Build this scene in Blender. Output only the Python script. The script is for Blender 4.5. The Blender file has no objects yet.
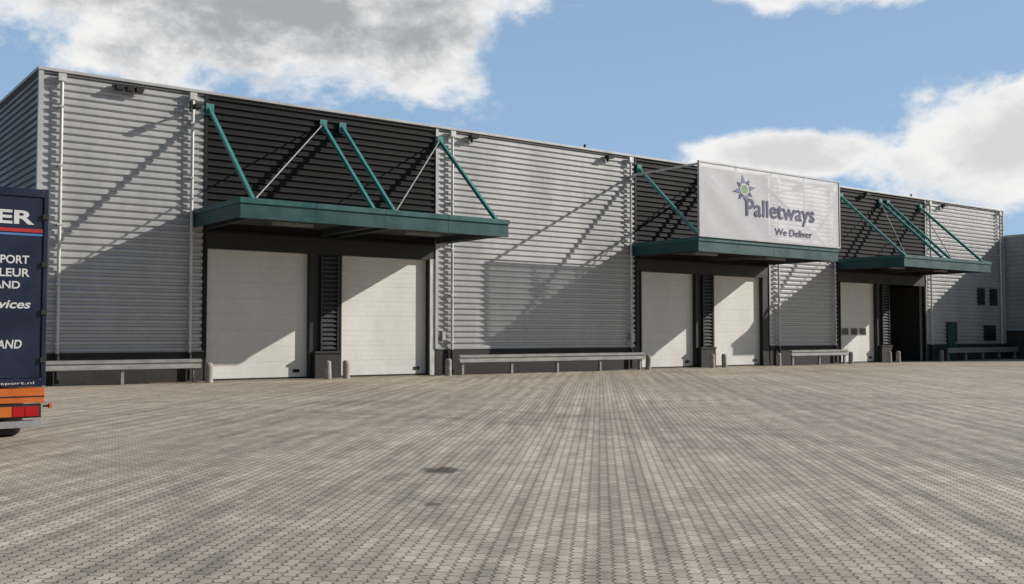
import bpy, bmesh, math, random
from mathutils import Vector, Matrix
random.seed(4)
sc = bpy.context.scene
sc.view_settings.view_transform = 'Standard'
sc.view_settings.look = 'None'
sc.view_settings.exposure = 0

# ------------------------------------------------------------------ node helpers
class NT:
    def __init__(s, tree): s.t = tree; s.n = tree.nodes; s.l = tree.links
    def put(s, sock, v):
        if isinstance(v, bpy.types.NodeSocket): s.l.new(v, sock)
        elif isinstance(v, (tuple, list)) and len(v) == 3 and sock.type == 'RGBA': sock.default_value = (*v, 1)
        else: sock.default_value = v
    def m(s, op, a, b=None, c=None, clamp=False):
        n = s.n.new('ShaderNodeMath'); n.operation = op; n.use_clamp = clamp
        s.put(n.inputs[0], a)
        if b is not None: s.put(n.inputs[1], b)
        if c is not None: s.put(n.inputs[2], c)
        return n.outputs[0]
    def ramp(s, v, a, b, c=0.0, d=1.0, smooth=True):
        n = s.n.new('ShaderNodeMapRange'); n.interpolation_type = 'SMOOTHSTEP' if smooth else 'LINEAR'
        s.put(n.inputs[0], v)
        for i, x in zip((1, 2, 3, 4), (a, b, c, d)): s.put(n.inputs[i], x)
        return n.outputs[0]
    def mix(s, f, a, b, mode='MIX'):
        n = s.n.new('ShaderNodeMix'); n.data_type = 'RGBA'; n.blend_type = mode
        s.put(n.inputs[0], f); s.put(n.inputs[6], a); s.put(n.inputs[7], b)
        return n.outputs[2]
    def noise(s, vec, scale, detail=4, rough=.55, dist=0):
        n = s.n.new('ShaderNodeTexNoise'); s.put(n.inputs['Vector'], vec)
        n.inputs['Scale'].default_value = scale; n.inputs['Detail'].default_value = detail
        n.inputs['Roughness'].default_value = rough; n.inputs['Distortion'].default_value = dist
        return n.outputs[0]
    def mapping(s, vec, loc=(0,0,0), rot=(0,0,0), sca=(1,1,1)):
        n = s.n.new('ShaderNodeMapping'); s.put(n.inputs[0], vec)
        n.inputs[1].default_value = loc; n.inputs[2].default_value = rot; n.inputs[3].default_value = sca
        return n.outputs[0]

def mat(name, col, rough=.6, metal=0., var=.15, scale=3., stretch=(1,1,1), bump=0., spec=.4):
    m = bpy.data.materials.new(name); m.use_nodes = True
    k = NT(m.node_tree); b = k.n['Principled BSDF']
    tc = k.n.new('ShaderNodeTexCoord').outputs['Object']
    v = k.mapping(tc, sca=stretch)
    n1 = k.noise(v, scale, 3, .6)
    n2 = k.noise(tc, scale*7, 2, .6)
    f = k.m('ADD', k.m('MULTIPLY', n1, .7), k.m('MULTIPLY', n2, .3))
    f = k.ramp(f, .3, .7)
    lo = tuple(c*(1-var) for c in col); hi = tuple(min(1, c*(1+var)) for c in col)
    k.put(b.inputs['Base Color'], k.mix(f, lo, hi))
    k.put(b.inputs['Roughness'], k.ramp(n1, .2, .8, max(.05, rough-.1), min(1, rough+.1)))
    b.inputs['Metallic'].default_value = metal
    b.inputs['Specular IOR Level'].default_value = spec
    if bump:
        bn = k.n.new('ShaderNodeBump'); bn.inputs['Strength'].default_value = bump; bn.inputs['Distance'].default_value = .02
        k.put(bn.inputs['Height'], n2); k.l.new(bn.outputs[0], b.inputs['Normal'])
    return m

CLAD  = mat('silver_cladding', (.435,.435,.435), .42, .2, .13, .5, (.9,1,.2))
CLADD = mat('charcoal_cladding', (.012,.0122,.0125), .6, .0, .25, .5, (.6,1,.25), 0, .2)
SIDE  = mat('side_cladding_shaded', (.19,.195,.20), .5, .1, .12, .5)  # wall cladding in a darker tone; the side's shade is put into the colour
TRIM  = mat('light_flashing', (.44,.44,.44), .45, .1, .1, 1)
PIPE  = mat('galvanised_pipe', (.56,.555,.54), .4, .2, .18, 2, (3,3,.6))
DARK  = mat('dark_frame', (.018,.019,.02), .5, 0, .2, 1)
PLINTH= mat('dark_plinth', (.035,.033,.031), .8, 0, .35, 1.5, (1,1,1), .3)
DOOR  = mat('door_panel_white', (.69,.68,.64), .5, 0, .08, .7, (1,1,.4))
RUB   = mat('black_rubber', (.015,.015,.015), .7)
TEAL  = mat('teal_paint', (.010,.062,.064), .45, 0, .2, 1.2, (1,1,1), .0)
TEALL = mat('teal_lip_lit', (.016,.09,.092), .45, 0, .2, 1.2)  # same teal made lighter: light on the top lip is painted in
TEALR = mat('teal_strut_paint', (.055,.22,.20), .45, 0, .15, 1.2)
SOFF  = mat('soffit_metal', (.045,.05,.055), .6, 0, .2, 2)
CONC  = mat('concrete', (.33,.30,.27), .85, 0, .3, 3, (1,1,1), .5)
GALV  = mat('galvanised_rail', (.27,.27,.26), .55, .2, .25, 2, (.5,1,2))
GLASS = mat('dark_glass', (.015,.018,.022), .25, 0, .2, 2, spec=.3)
ROOF  = mat('roof_felt', (.12,.12,.12), .9, 0, .2, 1)
INT   = mat('interior_dark', (.04,.04,.04), .9, 0, .2, 1)

# ------------------------------------------------------------------ mesh builder
class MB:
    def __init__(s): s.v=[]; s.f=[]; s.mi=[]; s.ms=[]; s.sm=[]
    def mid(s, m):
        if m not in s.ms: s.ms.append(m)
        return s.ms.index(m)
    def add(s, vs, fs, m, smooth=False):
        o = len(s.v); s.v += [tuple(v) for v in vs]
        i = s.mid(m)
        for f in fs: s.f.append([o+a for a in f]); s.mi.append(i); s.sm.append(smooth)
    def box(s, x0,x1,y0,y1,z0,z1,m):
        vs=[(x0,y0,z0),(x1,y0,z0),(x1,y1,z0),(x0,y1,z0),(x0,y0,z1),(x1,y0,z1),(x1,y1,z1),(x0,y1,z1)]
        s.add(vs,[(0,3,2,1),(4,5,6,7),(0,1,5,4),(1,2,6,5),(2,3,7,6),(3,0,4,7)],m)
    def tube(s, p, q, r, m, n=12, smooth=True, r2=None):
        p=Vector(p); q=Vector(q); d=(q-p).normalized(); a=d.orthogonal().normalized(); b=d.cross(a)
        r2 = r if r2 is None else r2
        vs=[]
        for i in range(n):
            t=2*math.pi*i/n; e=a*math.cos(t)+b*math.sin(t)
            vs.append(p+e*r); vs.append(q+e*r2)
        fs=[(2*i,2*((i+1)%n),2*((i+1)%n)+1,2*i+1) for i in range(n)]
        s.add(vs,fs,m,smooth)
        s.add(vs[0::2],[tuple(range(n))[::-1]],m); s.add(vs[1::2],[tuple(range(n))],m)
    def beam(s, p, q, w, h, m):
        p=Vector(p); q=Vector(q); d=(q-p).normalized()
        a=d.cross(Vector((0,0,1)))
        a = Vector((1,0,0)) if a.length<1e-4 else a.normalized()
        b=a.cross(d).normalized(); vs=[]
        for c in (p,q):
            for i,j in ((-1,-1),(1,-1),(1,1),(-1,1)): vs.append(c+a*i*w/2+b*j*h/2)
        s.add(vs,[(0,3,2,1),(4,5,6,7),(0,1,5,4),(1,2,6,5),(2,3,7,6),(3,0,4,7)],m)
    def prof(s, pts, x0, x1, m, axis='x'):
        n=len(pts); vs=[]
        for y,z in pts:
            if axis=='x': vs += [(x0,y,z),(x1,y,z)]
            else: vs += [(y,x0,z),(y,x1,z)]
        s.add(vs,[(2*i,2*i+1,2*i+3,2*i+2) for i in range(n-1)],m)
    def build(s, name, parent=None, bevel=0):
        me=bpy.data.meshes.new(name); me.from_pydata(s.v,[],s.f)
        for m in s.ms: me.materials.append(m)
        me.polygons.foreach_set('material_index', s.mi); me.polygons.foreach_set('use_smooth', s.sm)
        me.update()
        o=bpy.data.objects.new(name,me); sc.collection.objects.link(o)
        if parent: o.parent=parent
        if bevel:
            b=o.modifiers.new('Bevel','BEVEL'); b.width=bevel; b.segments=2; b.limit_method='ANGLE'
        return o

ANG = math.atan2(.605,.7962)
ORG = Vector((-20.75,27.30,0))
def empty(name, local=(0,0,0), rot=ANG):
    e=bpy.data.objects.new(name,None); sc.collection.objects.link(e)
    R=Matrix.Rotation(ANG,4,'Z'); e.location=ORG+(R@Vector(local)); e.rotation_euler=(0,0,rot); e.empty_display_size=.5
    return e

def clad_pts(z0,z1,y,per=.235,dep=.065):
    pts=[]; z=z0
    while z<z1-1e-4:
        for a,b in ((0,0),(.40,0),(.54,dep),(.86,dep),(1.0,0)):
            zz=z+a*per
            if zz>z1: break
            if pts and abs(pts[-1][1]-zz)<1e-6: continue
            pts.append((y+b,zz))
        z+=per
    pts.append((pts[-1][0],z1))
    return pts

def text_mesh(name, s, x0, x1, z0, z1, y, m, parent, bold=.0, shear=0., depth=.004, align=None):
    cu=bpy.data.curves.new(name,'FONT'); cu.body=s; cu.size=1; cu.offset=bold; cu.shear=shear; cu.extrude=depth
    o=bpy.data.objects.new(name+'_tmp',cu); sc.collection.objects.link(o)
    bpy.context.view_layer.update()
    me=bpy.data.meshes.new_from_object(o.evaluated_get(bpy.context.evaluated_depsgraph_get()))
    bpy.data.objects.remove(o)
    xs=[v.co.x for v in me.vertices]; a,b=min(xs),max(xs); cap=.70
    sx=(x1-x0)/(b-a); sz=(z1-z0)/cap
    for v in me.vertices:
        v.co=Vector((x0+(v.co.x-a)*sx, y-v.co.z, z0+v.co.y*sz))
    me.materials.clear(); me.materials.append(m)
    o=bpy.data.objects.new(name,me); sc.collection.objects.link(o); o.parent=parent
    return o

# ------------------------------------------------------------------ warehouse
WH = empty('warehouse_building')
HT=10.12; X0=7.2; X1=68.33; DEP=42
bays=[(12.62,22.22,'a'),(33.42,43.3,'b'),(49.3,58.55,'c')]
lights=[(X0+.12,12.62),(22.22,33.42),(43.3,49.3),(58.55,X1-.1)]
b=MB()
for a,c in lights: b.prof(clad_pts(1.06,HT-.12,0), a, c, CLAD)
b.build('silver_wall_cladding',WH)
b=MB()
for a,c,_ in bays: b.prof(clad_pts(5.2,HT-.12,.01), a+.03, c-.03, CLADD)
b.build('charcoal_wall_cladding',WH)
b=MB()
pts=clad_pts(1.06,HT-.12,0)
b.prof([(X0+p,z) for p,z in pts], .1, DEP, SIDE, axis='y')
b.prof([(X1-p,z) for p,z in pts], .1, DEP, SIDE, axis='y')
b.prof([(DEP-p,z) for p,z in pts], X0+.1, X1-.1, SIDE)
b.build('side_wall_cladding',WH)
b=MB()
for a,c in lights: b.box(a,c,.08,.4,0.0,HT-.2,DARK)
for a,c,_ in bays: b.box(a,c,.08,.4,4.72,HT-.2,DARK)
b.box(X0+.07,X0+.4,.402,DEP-.1,0,HT-.2,DARK); b.box(X1-.4,X1-.07,.402,DEP-.1,0,HT-.2,DARK)
b.box(X0+.4,X1-.4,DEP-.4,DEP-.1,0,HT-.2,DARK)
b.box(X0+.05,X1-.05,.05,DEP-.05,HT-.2,HT-.05,ROOF)
b.build('structure_and_roof',WH)
b=MB()
b.box(X0-.06,X1+.06,-.06,.06,HT-.08,HT+.02,TRIM)
b.box(X0-.06,X0+.06,.06,DEP,HT-.08,HT+.02,TRIM); b.box(X1-.06,X1+.06,.06,DEP,HT-.08,HT+.02,TRIM)
b.box(X0+.06,X1-.06,DEP-.1,DEP+.02,HT-.08,HT+.02,TRIM)
b.build('roof_edge_flashing',WH,.01)
b=MB()
b.box(X0-.02,X0+.12,-.03,.12,1.06,HT-.085,TRIM); b.box(X1-.12,X1+.02,-.03,.12,1.06,HT-.085,TRIM)
for a,c,_ in bays:
    for xx in (a,c): b.box(xx-.06,xx+.06,-.02,.06,1.06,HT-.085,TRIM if xx==c else CLADD)
b.build('corner_trims',WH)
b=MB()
for a,c in lights: b.box(a-.02,c+.02,.0,.079,0,1.04,PLINTH); b.box(a,c,-.03,.05,1.02,1.058,GALV)
b.box(X0+.0,X0+.069,.08,DEP,0,1.04,PLINTH); b.box(X1-.069,X1,.08,DEP,0,1.04,PLINTH); b.box(X0+.07,X1-.07,DEP-.07,DEP,0,1.04,PLINTH)
b.build('plinth',WH)

b=MB()
for x in (7.85,12.1,22.9,33.0,43.9,48.9,58.9,67.6):
    b.tube((x,-.12,1.0),(x,-.12,HT-.25),.055,PIPE)
    b.tube((x,-.12,.05),(x,-.12,1.0),.07,DARK)
    b.box(x-.12,x+.12,-.2,-.032,HT-.38,HT-.14,PIPE)
    for z in (1.3,3.2,5.1,7.0,8.9): b.box(x-.085,x+.085,-.19,.0,z,z+.05,PIPE)
b.build('downpipes',WH)

def door(x0,x1,z1,name,win=False):
    d=MB(); y=.22; n=8; h=(z1-.06)/n
    for i in range(n):
        za=.06+i*h; 
        d.box(x0,x1,y,y+.06,za+.002,za+h-.002,DOOR)
        for j in (1,2): 
            zz=za+h*j/3; d.box(x0+.02,x1-.02,y-.004,y+.002,zz-.010,zz+.010,DOOR)
    d.box(x0,x1,y+.01,y+.05,0.004,.06,RUB)
    d.box(x0-.002,x1+.002,y+.061,y+.08,.004,z1,RUB)
    if win:
        w=(x1-x0)
        for i in range(3):
            cx=x0+w*(.20+.24*i); d.box(cx-.36,cx+.36,y-.02,y,1.58,2.02,TRIM); d.box(cx-.30,cx+.30,y-.028,y-.021,1.62,1.98,GLASS)
    d.box(x1-.55,x1-.3,y-.03,y-.007,.22,.34,RUB)
    d.box(x0+.02,x0+.1,y-.02,y-.007,.5,.58,RUB)
    return d.build(name,WH)
def baywall(a,c,segs,ztop,name):
    d=MB(); x=a
    for (p,q) in segs+[(c,c)]:
        if p-x>.01:
            edge = (x==a or p==c)
            d.box(x+.002,p-.002,.03 if edge else .0,.4,0,ztop+.06, PIPE if (p==c and c-x<.5) else DARK)
        x=q
    d.box(a,c,.02,.079,ztop+.002,5.2,DARK)
    for p,q in segs:
        d.box(p-.002,p+.06,-.02,.21,.004,ztop,DARK); d.box(q-.06,q+.002,-.02,.21,.004,ztop,DARK)
        d.box(p+.06,q-.06,.0,.21,ztop-.05,ztop,DARK)
    d.build(name,WH)
ZD=4.68
baywall(12.62,22.22,[(12.66,16.68),(17.88,21.9)],ZD,'bay_frame_a')
baywall(33.42,43.3,[(33.72,37.6),(38.82,42.75)],ZD,'bay_frame_b')
baywall(49.3,58.55,[(49.5,53.2),(54.4,58.4)],ZD,'bay_frame_c')
for i,(p,q) in enumerate([(12.66,16.68),(17.88,21.9),(33.72,37.6),(38.82,42.75),(49.5,53.2)]):
    door(p+.06,q-.06,ZD-.05,'dock_door_%d'%i, i==4)
b=MB(); b.box(53.4,54.3,.41,9,0,4.6,INT); b.box(58.5,59.2,.41,9,0,4.6,INT); b.box(53.4,59.2,9.01,9.2,0,5,INT); b.box(53.4,59.2,.41,9.2,5.01,5.2,INT)
b.box(54.4,55.1,3.5,4.6,.01,1.5,CONC); b.box(56.6,57.7,5,6.2,.01,1.1,CONC)
b.build('loading_hall_interior',WH)
b=MB()
for (p,q) in ((16.74,17.82),(37.66,38.76),(53.26,54.34)):
    z=1.05
    b.box(p+.02,q-.02,-.22,-.002,0,.92,PLINTH)
    b.box(p,q,-.26,-.01,.92,1.0,PLINTH)
    while z<4.5:
        b.prof([(-.04,z),(-.11,z+.02),(-.11,z+.06),(-.03,z+.14)],p+.34,q-.12,SOFF); z+=.17
    b.box(p+.28,p+.34,-.13,-.002,1.0,4.6,DARK); b.box(q-.12,q-.06,-.13,-.002,1.0,4.6,DARK)
b.build('louvre_pillars',WH)

def canopy(x0,x1,name,feet):
    e=MB(); d=4.2; z0,z1=5.32,5.92
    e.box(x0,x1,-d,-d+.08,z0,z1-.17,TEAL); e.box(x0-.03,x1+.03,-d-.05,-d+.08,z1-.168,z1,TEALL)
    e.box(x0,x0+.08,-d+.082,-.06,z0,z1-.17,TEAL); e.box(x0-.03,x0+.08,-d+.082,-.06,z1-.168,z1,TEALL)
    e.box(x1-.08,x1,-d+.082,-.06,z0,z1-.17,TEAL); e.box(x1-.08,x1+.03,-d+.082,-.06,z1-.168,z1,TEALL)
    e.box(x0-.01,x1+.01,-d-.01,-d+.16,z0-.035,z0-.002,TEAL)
    e.box(x0+.08,x1-.08,-d+.08,-.06,z1-.1,z1-.04,SOFF)
    y=-.15
    pts=[]
    while y>-d+.2:
        pts+= [(y,z0+.20),(y-.12,z0+.20),(y-.14,z0+.24),(y-.26,z0+.24)]; y-=.28
    e.prof(pts,x0+.08,x1-.08,SOFF)
    mid=(x0+x1)/2
    for xx in (x0+.5,mid-.4,mid+.4,x1-.5): e.box(xx-.06,xx+.06,-d+.1,-.06,z0-.02,z0+.2,SOFF)
    for xx in ((x0+mid)/2,(x1+mid)/2): e.box(xx-.75,xx+.75,-2.4,-2.25,z0+.02,z0+.12,GALV)
    x=x0+2.6
    while x<x1-.5:
        e.box(x-.012,x+.012,-d-.004,-d-.0005,z0,z1-.17,DARK); e.box(x-.012,x+.012,-d-.054,-d-.0505,z1-.168,z1,DARK); x+=2.6
    top=9.5; fy=-3.95
    for xx in feet:
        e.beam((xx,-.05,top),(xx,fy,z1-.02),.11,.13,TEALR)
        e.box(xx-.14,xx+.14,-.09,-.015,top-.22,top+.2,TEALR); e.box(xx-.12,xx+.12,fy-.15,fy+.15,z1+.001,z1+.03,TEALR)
    for i,j in ((0,1),(2,3)):
        e.tube((feet[j]-.05,-.08,top),(feet[i]+.08,fy,z1+.03),.026,GALV,8)
    e.build(name,WH)
canopy(12.2,22.7,'canopy_a',(12.72,17.09,17.9,22.33))
canopy(33.15,43.35,'canopy_b',(33.62,38.0,38.8,42.95))
canopy(49.25,58.35,'canopy_c',(49.7,53.6,54.4,57.95))
b=MB()
for x in (9.6,9.95,10.25): b.box(x-.11,x+.11,-.3,-.07,HT-.42,HT-.26,RUB)
b.box(9.4,10.45,-.1,-.045,HT-.3,HT-.24,DARK)
b.beam((12.0,-.18,9.35),(12.0,-.75,9.4),.06,.06,PIPE); b.box(11.9,12.1,-1.0,-.6,9.3,9.44,RUB); b.tube((12.0,-.2,9.3),(12.0,-.2,9.65),.06,RUB)
for x in (23.9,31.6,46.0,52,60.5): 
    b.box(x-.18,x+.18,-.32,-.05,HT-.34,HT-.2,RUB); b.box(x-.04,x+.04,-.1,-.03,HT-.5,HT-.2,DARK)
for x in (30.5,41,57.5): b.tube((x,.3,HT),(x,.3,HT+.25),.06,DARK)
b.build('floodlights',WH)
b=MB()
def win(xa,xb,za,zb):
    b.box(xa-.06,xb+.06,-.04,.05,za-.06,zb+.06,DARK); b.box(xa,xb,-.045,-.041,za,zb,GLASS); m=(xa+xb)/2; b.box(m-.03,m+.03,-.06,-.046,za,zb,DARK)
win(64.75,65.55,3.65,4.65); win(66.35,67.2,3.65,4.65); win(65.5,66.9,1.3,2.2)
b.box(60.8,62.0,-.06,.06,0.0,2.42,DARK); b.box(60.88,61.92,-.075,-.061,.05,2.34,TEAL); b.box(61.75,61.82,-.11,-.076,1.0,1.15,PIPE)
b.build('windows_and_entrance_door',WH)
b=MB(); b.box(22.45,22.6,-.1,-.03,1.4,1.75,TRIM); b.box(33.1,33.25,-.1,-.03,1.3,1.7,TRIM)
b.build('wall_boxes',WH)

# ------------------------------------------------------------------ guard rails
def rail(xa,xb):
    e=empty('guard_rail',(xa,-.95,0)); L=xb-xa; d=MB()
    pr=[(0,.48),(-.06,.50),(-.06,.56),(-.01,.60),(-.01,.66),(-.06,.70),(-.06,.76),(0,.78)]
    d.prof(pr,0,L,GALV); d.prof([(y+.012,z) for y,z in reversed(pr)],0,L,GALV)
    d.box(0,L,0.02,.2,.775,.80,GALV)
    d.build('beam',e)
    n=max(2,round(L/2.4)); d=MB()
    for i in range(n+1):
        x=.2+(L-.4)*i/n
        d.box(x-.05,x+.05,.03,.15,0,.774,GALV); d.box(x-.12,x+.12,.0,.2,0.001,.012,GALV)
    d.build('posts',e)
for a,c in ((7.1,12.2),(22.7,33.0),(43.8,48.8),(59.2,68.0)): rail(a,c)

# ------------------------------------------------------------------ bollards
def bollard(x,y,h=.66,r=.13):
    e=MB(); n=20; R=[(r*1.02,0),(r,.04),(r*.97,h-.12),(r*.93,h-.05),(r*.78,h-.012),(r*.5,h+.008),(0.001,h+.012)]
    vs=[];fs=[]
    for rr,z in R:
        for i in range(n): a=2*math.pi*i/n; vs.append((rr*math.cos(a),rr*math.sin(a),z))
    for k in range(len(R)-1):
        for i in range(n): fs.append((k*n+i,k*n+(i+1)%n,(k+1)*n+(i+1)%n,(k+1)*n+i))
    e.add(vs,fs,CONC,True)
    o=e.build('bollard'); P=ORG+Matrix.Rotation(ANG,4,'Z')@Vector((x,y,0)); o.location=P
    o.rotation_euler=(random.uniform(-.04,.04),random.uniform(-.04,.04),random.uniform(0,3))
for x in (12.45,16.85,17.65,22.1,33.25,37.55,38.55,42.7,49.1,52.9,53.7,58.3): bollard(x,-1.0+random.uniform(-.08,.08))

# ------------------------------------------------------------------ sign on the canopy
SG = empty('advertising_sign',(33.12,-4.27,0)); W=10.25
NAVY=mat('sign_navy',(.05,.05,.12),.5,0,.05); SGREEN=mat('sign_green',(.17,.28,.14),.5,0,.05); SBLUE=mat('sign_blue',(.12,.15,.28),.5,0,.05)
BAN=mat('banner_vinyl',(.68,.68,.72),.5,0,.05,.5,(1,1,.3),.0)
k=NT(BAN.node_tree); tr=k.n.new('ShaderNodeBsdfTransparent'); mx=k.n.new('ShaderNodeMixShader'); mx.inputs[0].default_value=.26
pb=k.n['Principled BSDF']; out=k.n['Material Output']; k.l.new(pb.outputs[0],mx.inputs[1]); k.l.new(tr.outputs[0],mx.inputs[2]); k.l.new(mx.outputs[0],out.inputs[0])
b=MB()
nx,nz=80,24; vs=[]; 
for j in range(nz+1):
    for i in range(nx+1):
        x=W*i/nx; z=5.96+3.3*j/nz; u=i/nx; v=j/nz
        edge=min(1,min(u,1-u)*12)*min(1,min(v,1-v)*8)
        y=-.02-.008*edge*(math.sin(x*2.6+z*3.0)+.6*math.sin(x*5.3-z*2.1)*v)
        vs.append((x,y,z))
b.add(vs,[(j*(nx+1)+i,j*(nx+1)+i+1,(j+1)*(nx+1)+i+1,(j+1)*(nx+1)+i) for j in range(nz) for i in range(nx)],BAN,True)
b.build('banner',SG)
b=MB()
for z in (5.95,9.24): b.box(-.03,W+.03,-.05,.06,z-.03,z+.04,TRIM)
for x in (-.03,W-.03): b.box(x,x+.06,-.051,.06,5.99,9.2,TRIM)
for x in (2.5,5.0,7.5): b.box(x-.03,x+.03,.02,.08,5.99,9.2,PIPE)
for x in (.05,5.1,W-.05): b.beam((x,.06,9.15),(x,4.2,9.15),.07,.09,PIPE)
b.build('sign_frame',SG)
text_mesh('lettering_name','Palletways',3.12,8.2,7.08,7.86,-.042,NAVY,SG,.012)
text_mesh('lettering_slogan','We Deliver',5.15,8.0,6.3,6.62,-.042,NAVY,SG,.012)
b=MB(); cx,cz=3.02,8.25
def disc(r,m,y,n=32,sx=1.15):
    b.add([(cx+sx*r*math.cos(2*math.pi*i/n),y,cz+r*math.sin(2*math.pi*i/n)) for i in range(n)],[tuple(range(n))],m)
for i in range(8):
    a=math.pi/4*i+.2; R1=.70 if i%2==0 else .56; hw=.37
    pts=[]
    for aa,rr in ((a-hw,.33),(a,R1),(a+hw,.33),(a,.29)): pts.append((cx+1.15*rr*math.cos(aa),-.042,cz+rr*math.sin(aa)))
    b.add(pts,[(0,1,2,3)],NAVY if i%2 else SBLUE)
disc(.27,TRIM,-.043); disc(.20,SGREEN,-.046)
b.build('logo_star',SG)

# ------------------------------------------------------------------ lorry at the left
TR = empty('semi_trailer_truck',(3.51,-18.38,0))
TN=mat('trailer_navy',(.012,.018,.042),.4,0,.2,1.5); TO=mat('orange_paint',(.55,.13,.02),.45); TRD=mat('red_lens',(.40,.008,.01),.2,0,.1)
TW=mat('white_lettering',(.62,.62,.62),.5,0,.08,4); TREDS=mat('red_stripe',(.45,.03,.03),.5,0,.05); TBL=mat('blue_stripe',(.08,.2,.45),.5,0,.05)
CH=mat('chassis_black',(.02,.02,.02),.6); AL=mat('aluminium',(.42,.42,.42),.4,.6)
WD=2.5; L=13.4
b=MB()
b.box(-WD,0,.06,L,1.0,3.7,TN)
b.box(-WD,-WD+.07,0,.058,.86,3.74,TN); b.box(-.07,0,0,.058,.86,3.74,TN); b.box(-WD+.07,-.07,0,.058,3.62,3.74,TN); b.box(-WD+.07,-.07,0,.058,.86,.97,TN)
b.box(-WD/2+.01,-.075,.015,.057,.975,3.61,TN); b.box(-WD+.075,-WD/2-.01,.015,.057,.975,3.61,TN)
b.box(-WD,0,.06,L,3.701,3.74,TN)
b.build('box_body',TR,.008)
b=MB()
for x in (-1.55,-1.95,-1.1): b.tube((x,-.02,1.0),(x,-.02,3.6),.018,AL,8)
for z in (1.2,1.9,2.6,3.3): b.box(-.085,-.005,-.02,.0,z,z+.07,CH); b.box(-WD+.005,-WD+.085,-.02,.0,z,z+.07,CH)
b.build('door_gear',TR)
b=MB()
b.box(-WD+.02,-.02,-.03,.3,.62,.83,TO); b.box(-WD+.02,-.02,-.036,-.031,.70,.72,CH)
b.box(-WD+.04,-.06,-.02,.10,.40,.60,CH)
b.box(-WD+.04,-.04,.0,.12,.26,.36,AL)
b.box(-.03,.07,-.03,.02,.55,.58,CH); b.box(.045,.085,-.05,.03,.53,.60,TO)
for s in (0,1):
    xo = -.64 if s==0 else -WD+.08
    b.box(xo,xo+.56,-.05,-.021,.41,.585,CH)
    b.box(xo+.36,xo+.54,-.062,-.051,.425,.57,TRD); b.box(xo+.19,xo+.35,-.062,-.051,.425,.57,TRD); b.box(xo+.02,xo+.18,-.062,-.051,.425,.57,TO)
b.box(-1.5,-1.0,-.04,-.021,.42,.53,TW)
b.box(-WD+.6,-WD+.75,.1,L,.7,.98,CH); b.box(-.75,-.6,.1,L,.7,.98,CH)
b.build('rear_bumper_and_lights',TR,.005)
b=MB()
TY=mat('tyre_rubber',(.02,.02,.02),.9)
def wheel(x,y,r=.48,w=.34):
    pr=[(r*.55,0),(r*.93,0),(r,.05),(r,w-.05),(r*.93,w),(r*.55,w)]; n=28; vs=[];fs=[]
    for rr,xx in pr:
        for i in range(n): a=2*math.pi*i/n; vs.append((x+xx,y+rr*math.cos(a),r+rr*math.sin(a)))
    for k in range(len(pr)-1):
        for i in range(n): fs.append((k*n+i,k*n+(i+1)%n,(k+1)*n+(i+1)%n,(k+1)*n+i))
    b.add(vs,fs,TY,True)
    b.tube((x+.03,y,r),(x+w-.03,y,r),r*.56,AL,20); b.tube((x-.01,y,r),(x+w+.01,y,r),.12,CH,12)
for y in (1.7,3.0,4.3,12.6,15.8):
    wheel(-.38,y); wheel(-WD+.04,y); b.tube((-WD+.3,y,.48),(-.3,y,.48),.07,CH)
b.build('wheels',TR)
CAB=mat('cab_paint',(.02,.03,.08),.3,0,.05)
b=MB()
prof=[(13.9,.55),(13.9,3.4),(14.6,3.75),(15.9,3.3),(16.35,2.0),(16.4,.45)]
n=len(prof); vs=[(-WD+.03,y,z) for y,z in prof]+[(-.03,y,z) for y,z in prof]
b.add(vs,[tuple(range(n))[::-1],tuple(range(n,2*n))]+[(i,(i+1)%n,(i+1)%n+n,i+n) for i in range(n)],CAB)
b.add([(-WD+.2,16.0,3.15),(-.2,16.0,3.15),(-.2,16.36,2.08),(-WD+.2,16.36,2.08)],[(0,1,2,3)],GLASS)
b.box(-.032,-.02,14.9,15.8,2.1,2.9,GLASS); b.box(-WD+.02,-WD+.032,14.9,15.8,2.1,2.9,GLASS)
b.box(-2.0,-.5,11.8,16,.5,.8,CH)
b.build('tractor_cab',TR,.03)
tx=[('VERVOER',-2.12,-.195,3.22,3.41,.03,0),('TRANSPORT',-1.12,-.255,2.64,2.755,.02,0),('ETTEN - LEUR',-1.32,-.245,2.45,2.565,.02,0),('HOLLAND',-1.12,-.37,2.275,2.38,.02,0),
    ('logistic services',-1.6,-.22,1.99,2.11,.02,.25),('ENGLAND - HOLLAND',-1.85,-.33,1.41,1.53,.02,.15)]
for i,(s,xa,xb,za,zb,bo,sh) in enumerate(tx): text_mesh('lettering_%d'%i,s,xa,xb,za,zb,.012,TW,TR,bo,sh,.003)
text_mesh('lettering_web','www.transport.nl',-1.2,-.16,.888,.925,-.003,TW,TR,.0,0,.002)
b=MB(); b.box(-WD+.08,-.078,.008,.0145,3.10,3.15,TREDS); b.box(-WD+.08,-.078,.008,.0145,3.05,3.08,TBL); b.build('stripes',TR)

# ------------------------------------------------------------------ adjoining building: projects forward at the far end
NB=empty('adjoining_building',(X1+.12,0,0))
NBM=mat('shade_tinted_cladding',(.33,.36,.40),.5,.1,.12,.3)  # blue-grey of the wall in shade, painted into the base colour
b=MB(); H2=8.25; F=-7.5
pp=clad_pts(1.9,H2,0,.3,.05)
b.prof([(p,z) for p,z in pp],F,20,NBM,axis='y'); b.prof([(F+p,z) for p,z in pp],.0,30,NBM)
b.box(.06,30,F+.06,20,0,H2-.01,DARK); b.box(-.05,30.05,F-.05,20,H2,H2+.16,TRIM)
b.box(-.02,.059,F,20,0,1.88,PLINTH); b.box(.06,30,F-.02,F+.059,0,1.88,PLINTH)
b.box(-.05,-.021,-4.6,-3.4,0.02,2.2,DARK); b.box(-.05,.0,-5.2,-2.5,3.2,4.3,DARK); b.box(-.06,-.051,-5.1,-2.6,3.3,4.2,GLASS)
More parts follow.
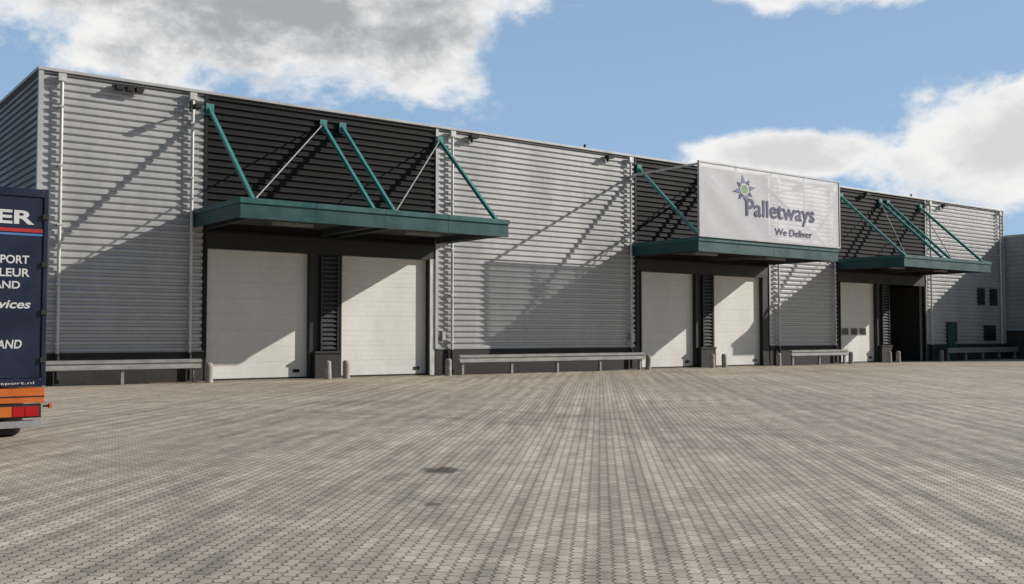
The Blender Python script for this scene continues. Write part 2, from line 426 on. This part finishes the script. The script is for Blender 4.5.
for i in range(4): b.box(3+i*6.5,7+i*6.5,F-.05,F-.021,.02,1.87,DARK)
b.build('walls_and_roof',NB)

# ------------------------------------------------------------------ ground
gm=bpy.data.materials.new('block_paving'); gm.use_nodes=True; k=NT(gm.node_tree); bs=k.n['Principled BSDF']
tc=k.n.new('ShaderNodeTexCoord').outputs['Object']
rot=k.mapping(tc,rot=(0,0,math.radians(5)))
sep=k.n.new('ShaderNodeSeparateXYZ'); k.put(sep.inputs[0],rot)
pp=k.m('PINGPONG',sep.outputs[1],.05)
ux=k.m('ADD',sep.outputs[0],k.m('MULTIPLY',pp,.6))
cmb=k.n.new('ShaderNodeCombineXYZ'); k.put(cmb.inputs[0],sep.outputs[1]); k.put(cmb.inputs[1],ux)
br=k.n.new('ShaderNodeTexBrick'); k.put(br.inputs['Vector'],cmb.outputs[0]); br.offset=.5
br.inputs['Scale'].default_value=1; br.inputs['Brick Width'].default_value=.20; br.inputs['Row Height'].default_value=.10
br.inputs['Mortar Size'].default_value=.010; br.inputs['Mortar Smooth'].default_value=.6; br.inputs['Bias'].default_value=0
k.put(br.inputs['Color1'],(.415,.348,.272)); k.put(br.inputs['Color2'],(.535,.452,.358)); k.put(br.inputs['Mortar'],(.135,.11,.083))
st=k.noise(k.mapping(rot,sca=(2.0,.035,1)),1.0,3,.6)
wob0=k.m('MULTIPLY',k.noise(tc,.25,1),.5)
wv=k.m('SINE',k.m('MULTIPLY',k.m('ADD',sep.outputs[0],wob0),2*math.pi/.4))
wv=k.m('MULTIPLY',wv,k.ramp(k.noise(tc,.35,2),.35,.6,.03,.15))
strp=k.m('ADD',k.ramp(st,.35,.65,.87,1.1),wv)
big=k.ramp(k.noise(tc,.11,4,.65),.32,.68,.80,1.1)
sm=k.ramp(k.noise(tc,1.3,4,.7),.25,.75,.82,1.15)
fn=k.ramp(k.noise(tc,60,1,.7),.2,.8,.80,1.2)
f=k.m('MULTIPLY',k.m('MULTIPLY',strp,big),k.m('MULTIPLY',sm,fn))
gs=k.n.new('ShaderNodeSeparateXYZ'); k.put(gs.inputs[0],tc)
wob=k.m('MULTIPLY',k.m('SUBTRACT',k.noise(tc,5,3,.7),.5),1.6)
for (sx,sy,rx,ry,dk) in ((-.86,12.0,.26,.30,.72),(-.75,9.6,.09,.1,.5),(11.8,21.0,.7,1.1,.55),(-3.5,24,1.6,.9,.25)):
    a=k.m('POWER',k.m('DIVIDE',k.m('SUBTRACT',gs.outputs[0],sx),rx),2); c=k.m('POWER',k.m('DIVIDE',k.m('SUBTRACT',gs.outputs[1],sy),ry),2)
    d=k.m('ADD',k.m('ADD',a,c),k.m('MULTIPLY',wob,1.5))
    f=k.m('MULTIPLY',f,k.ramp(d,.3,1.3,1-dk,1))
# turning lorries' tyre marks
for (sx,sy,r) in ((-9,9,13.0),(-9,9,15.1),(9,13,10.5),(9,13,12.6)):
    a=k.m('POWER',k.m('SUBTRACT',gs.outputs[0],sx),2); c=k.m('POWER',k.m('SUBTRACT',gs.outputs[1],sy),2)
    d=k.m('ABSOLUTE',k.m('SUBTRACT',k.m('SQRT',k.m('ADD',a,c)),r))
    f=k.m('MULTIPLY',f,k.ramp(k.m('ADD',d,k.m('MULTIPLY',wob,.12)),.12,.34,.88,1))
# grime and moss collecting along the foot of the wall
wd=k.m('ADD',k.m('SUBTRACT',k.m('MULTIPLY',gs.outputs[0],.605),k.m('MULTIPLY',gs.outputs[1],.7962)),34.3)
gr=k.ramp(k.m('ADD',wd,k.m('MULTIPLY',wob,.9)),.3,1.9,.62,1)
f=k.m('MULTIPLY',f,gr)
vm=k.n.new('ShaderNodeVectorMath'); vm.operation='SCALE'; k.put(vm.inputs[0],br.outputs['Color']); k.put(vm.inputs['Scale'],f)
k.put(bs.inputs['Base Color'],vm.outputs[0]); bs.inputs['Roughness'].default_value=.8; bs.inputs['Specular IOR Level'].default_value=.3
def sheet(name,x0,x1,y0,y1,z,m):
    e=MB(); e.add([(x0,y0,z),(x1,y0,z),(x1,y1,z),(x0,y1,z)],[(0,1,2,3)],m); return e.build(name)
GR=mat('rough_grass',(.07,.10,.035),.9,0,.4,.4)
sheet('ground',-2500,2500,-2500,2500,-.004,GR)
sheet('paved_yard',-120,150,-80,170,0,gm)

# ------------------------------------------------------------------ sky
w=bpy.data.worlds.new('World'); sc.world=w; w.use_nodes=True; k=NT(w.node_tree)
bg=k.n['Background']; bg.inputs['Strength'].default_value=.055
S=Vector((2.17,.396,1.07)).normalized()
sky=k.n.new('ShaderNodeTexSky'); sky.sky_type='NISHITA'; sky.sun_disc=False
sky.sun_elevation=math.asin(S.z); sky.sun_rotation=math.atan2(S.x,S.y); sky.air_density=1.0; sky.dust_density=.6; sky.ozone_density=1.5
tcw=k.n.new('ShaderNodeTexCoord').outputs['Generated']
sp=k.n.new('ShaderNodeSeparateXYZ'); k.put(sp.inputs[0],tcw); X,Y,Z=sp.outputs
field=None
banks=[(-.25,.31,.25,.10),(-.09,.285,.09,.08),(.285,.325,.10,.035),(.43,.165,.105,.07),(.25,.172,.095,.025),(.52,.15,.13,.05)]
for (cx,cz,rx,rz) in banks:
    a=k.m('POWER',k.m('DIVIDE',k.m('SUBTRACT',X,cx),rx),2); c=k.m('POWER',k.m('DIVIDE',k.m('SUBTRACT',Z,cz),rz),2)
    d=k.m('SUBTRACT',1,k.m('SQRT',k.m('ADD',a,c)))
    field = d if field is None else k.m('MAXIMUM',field,d)
field=k.m('MAXIMUM',field,-.9)
vv=k.mapping(tcw,sca=(1,1,1.5))
n1=k.noise(vv,9,7,.62,.15)
far=k.ramp(Y,.45,.2); far=k.m('MAXIMUM',far,k.ramp(Z,.42,.6))
sc2=k.m('MULTIPLY',k.m('ADD',k.m('MULTIPLY',k.m('SUBTRACT',k.noise(tcw,2.2,2),.5),4),-.55),far)
field=k.m('ADD',k.m('MULTIPLY',field,k.m('SUBTRACT',1,far)),sc2)
dens=k.m('ADD',field,k.m('MULTIPLY',k.m('SUBTRACT',n1,.5),1.9))
mask=k.ramp(dens,-.05,.34)
thick=k.ramp(k.m('ADD',dens,k.m('MULTIPLY',k.m('SUBTRACT',k.noise(k.mapping(tcw,loc=(.0,0,.03),sca=(1,1,1.7)),12,5,.6),.5),1.7)),.1,.9)
grey=k.m('MULTIPLY',thick,k.ramp(X,-.05,.15,1,.45))
ccol=k.mix(grey,(17.0,16.8,16.5),(7.2,7.3,7.5))
hz=k.m('MULTIPLY',k.ramp(Z,.0,.5,.80,.55,False),k.ramp(Y,-.2,.6,.12,1))
veil=k.mix(hz,sky.outputs[0],(6.8,10.6,15.8))
k.put(bg.inputs['Color'],k.mix(k.m('MULTIPLY',mask,.96),veil,ccol))
w.cycles.sampling_method='MANUAL'; w.cycles.sample_map_resolution=256
sun=bpy.data.lights.new('sun','SUN'); sun.energy=5.0; sun.angle=math.radians(.5); sun.color=(1,.94,.86)
so=bpy.data.objects.new('sun',sun); sc.collection.objects.link(so); so.rotation_euler=S.to_track_quat('Z','Y').to_euler(); so.location=(30,0,40)
# ------------------------------------------------------------------ camera
cam=bpy.data.cameras.new('camera'); cam.sensor_width=36; cam.lens=36*1006/1024; cam.clip_end=5000
co=bpy.data.objects.new('camera',cam); sc.collection.objects.link(co); co.location=(0,0,1.6); co.rotation_euler=(math.radians(92.45),0,0)
sc.camera=co
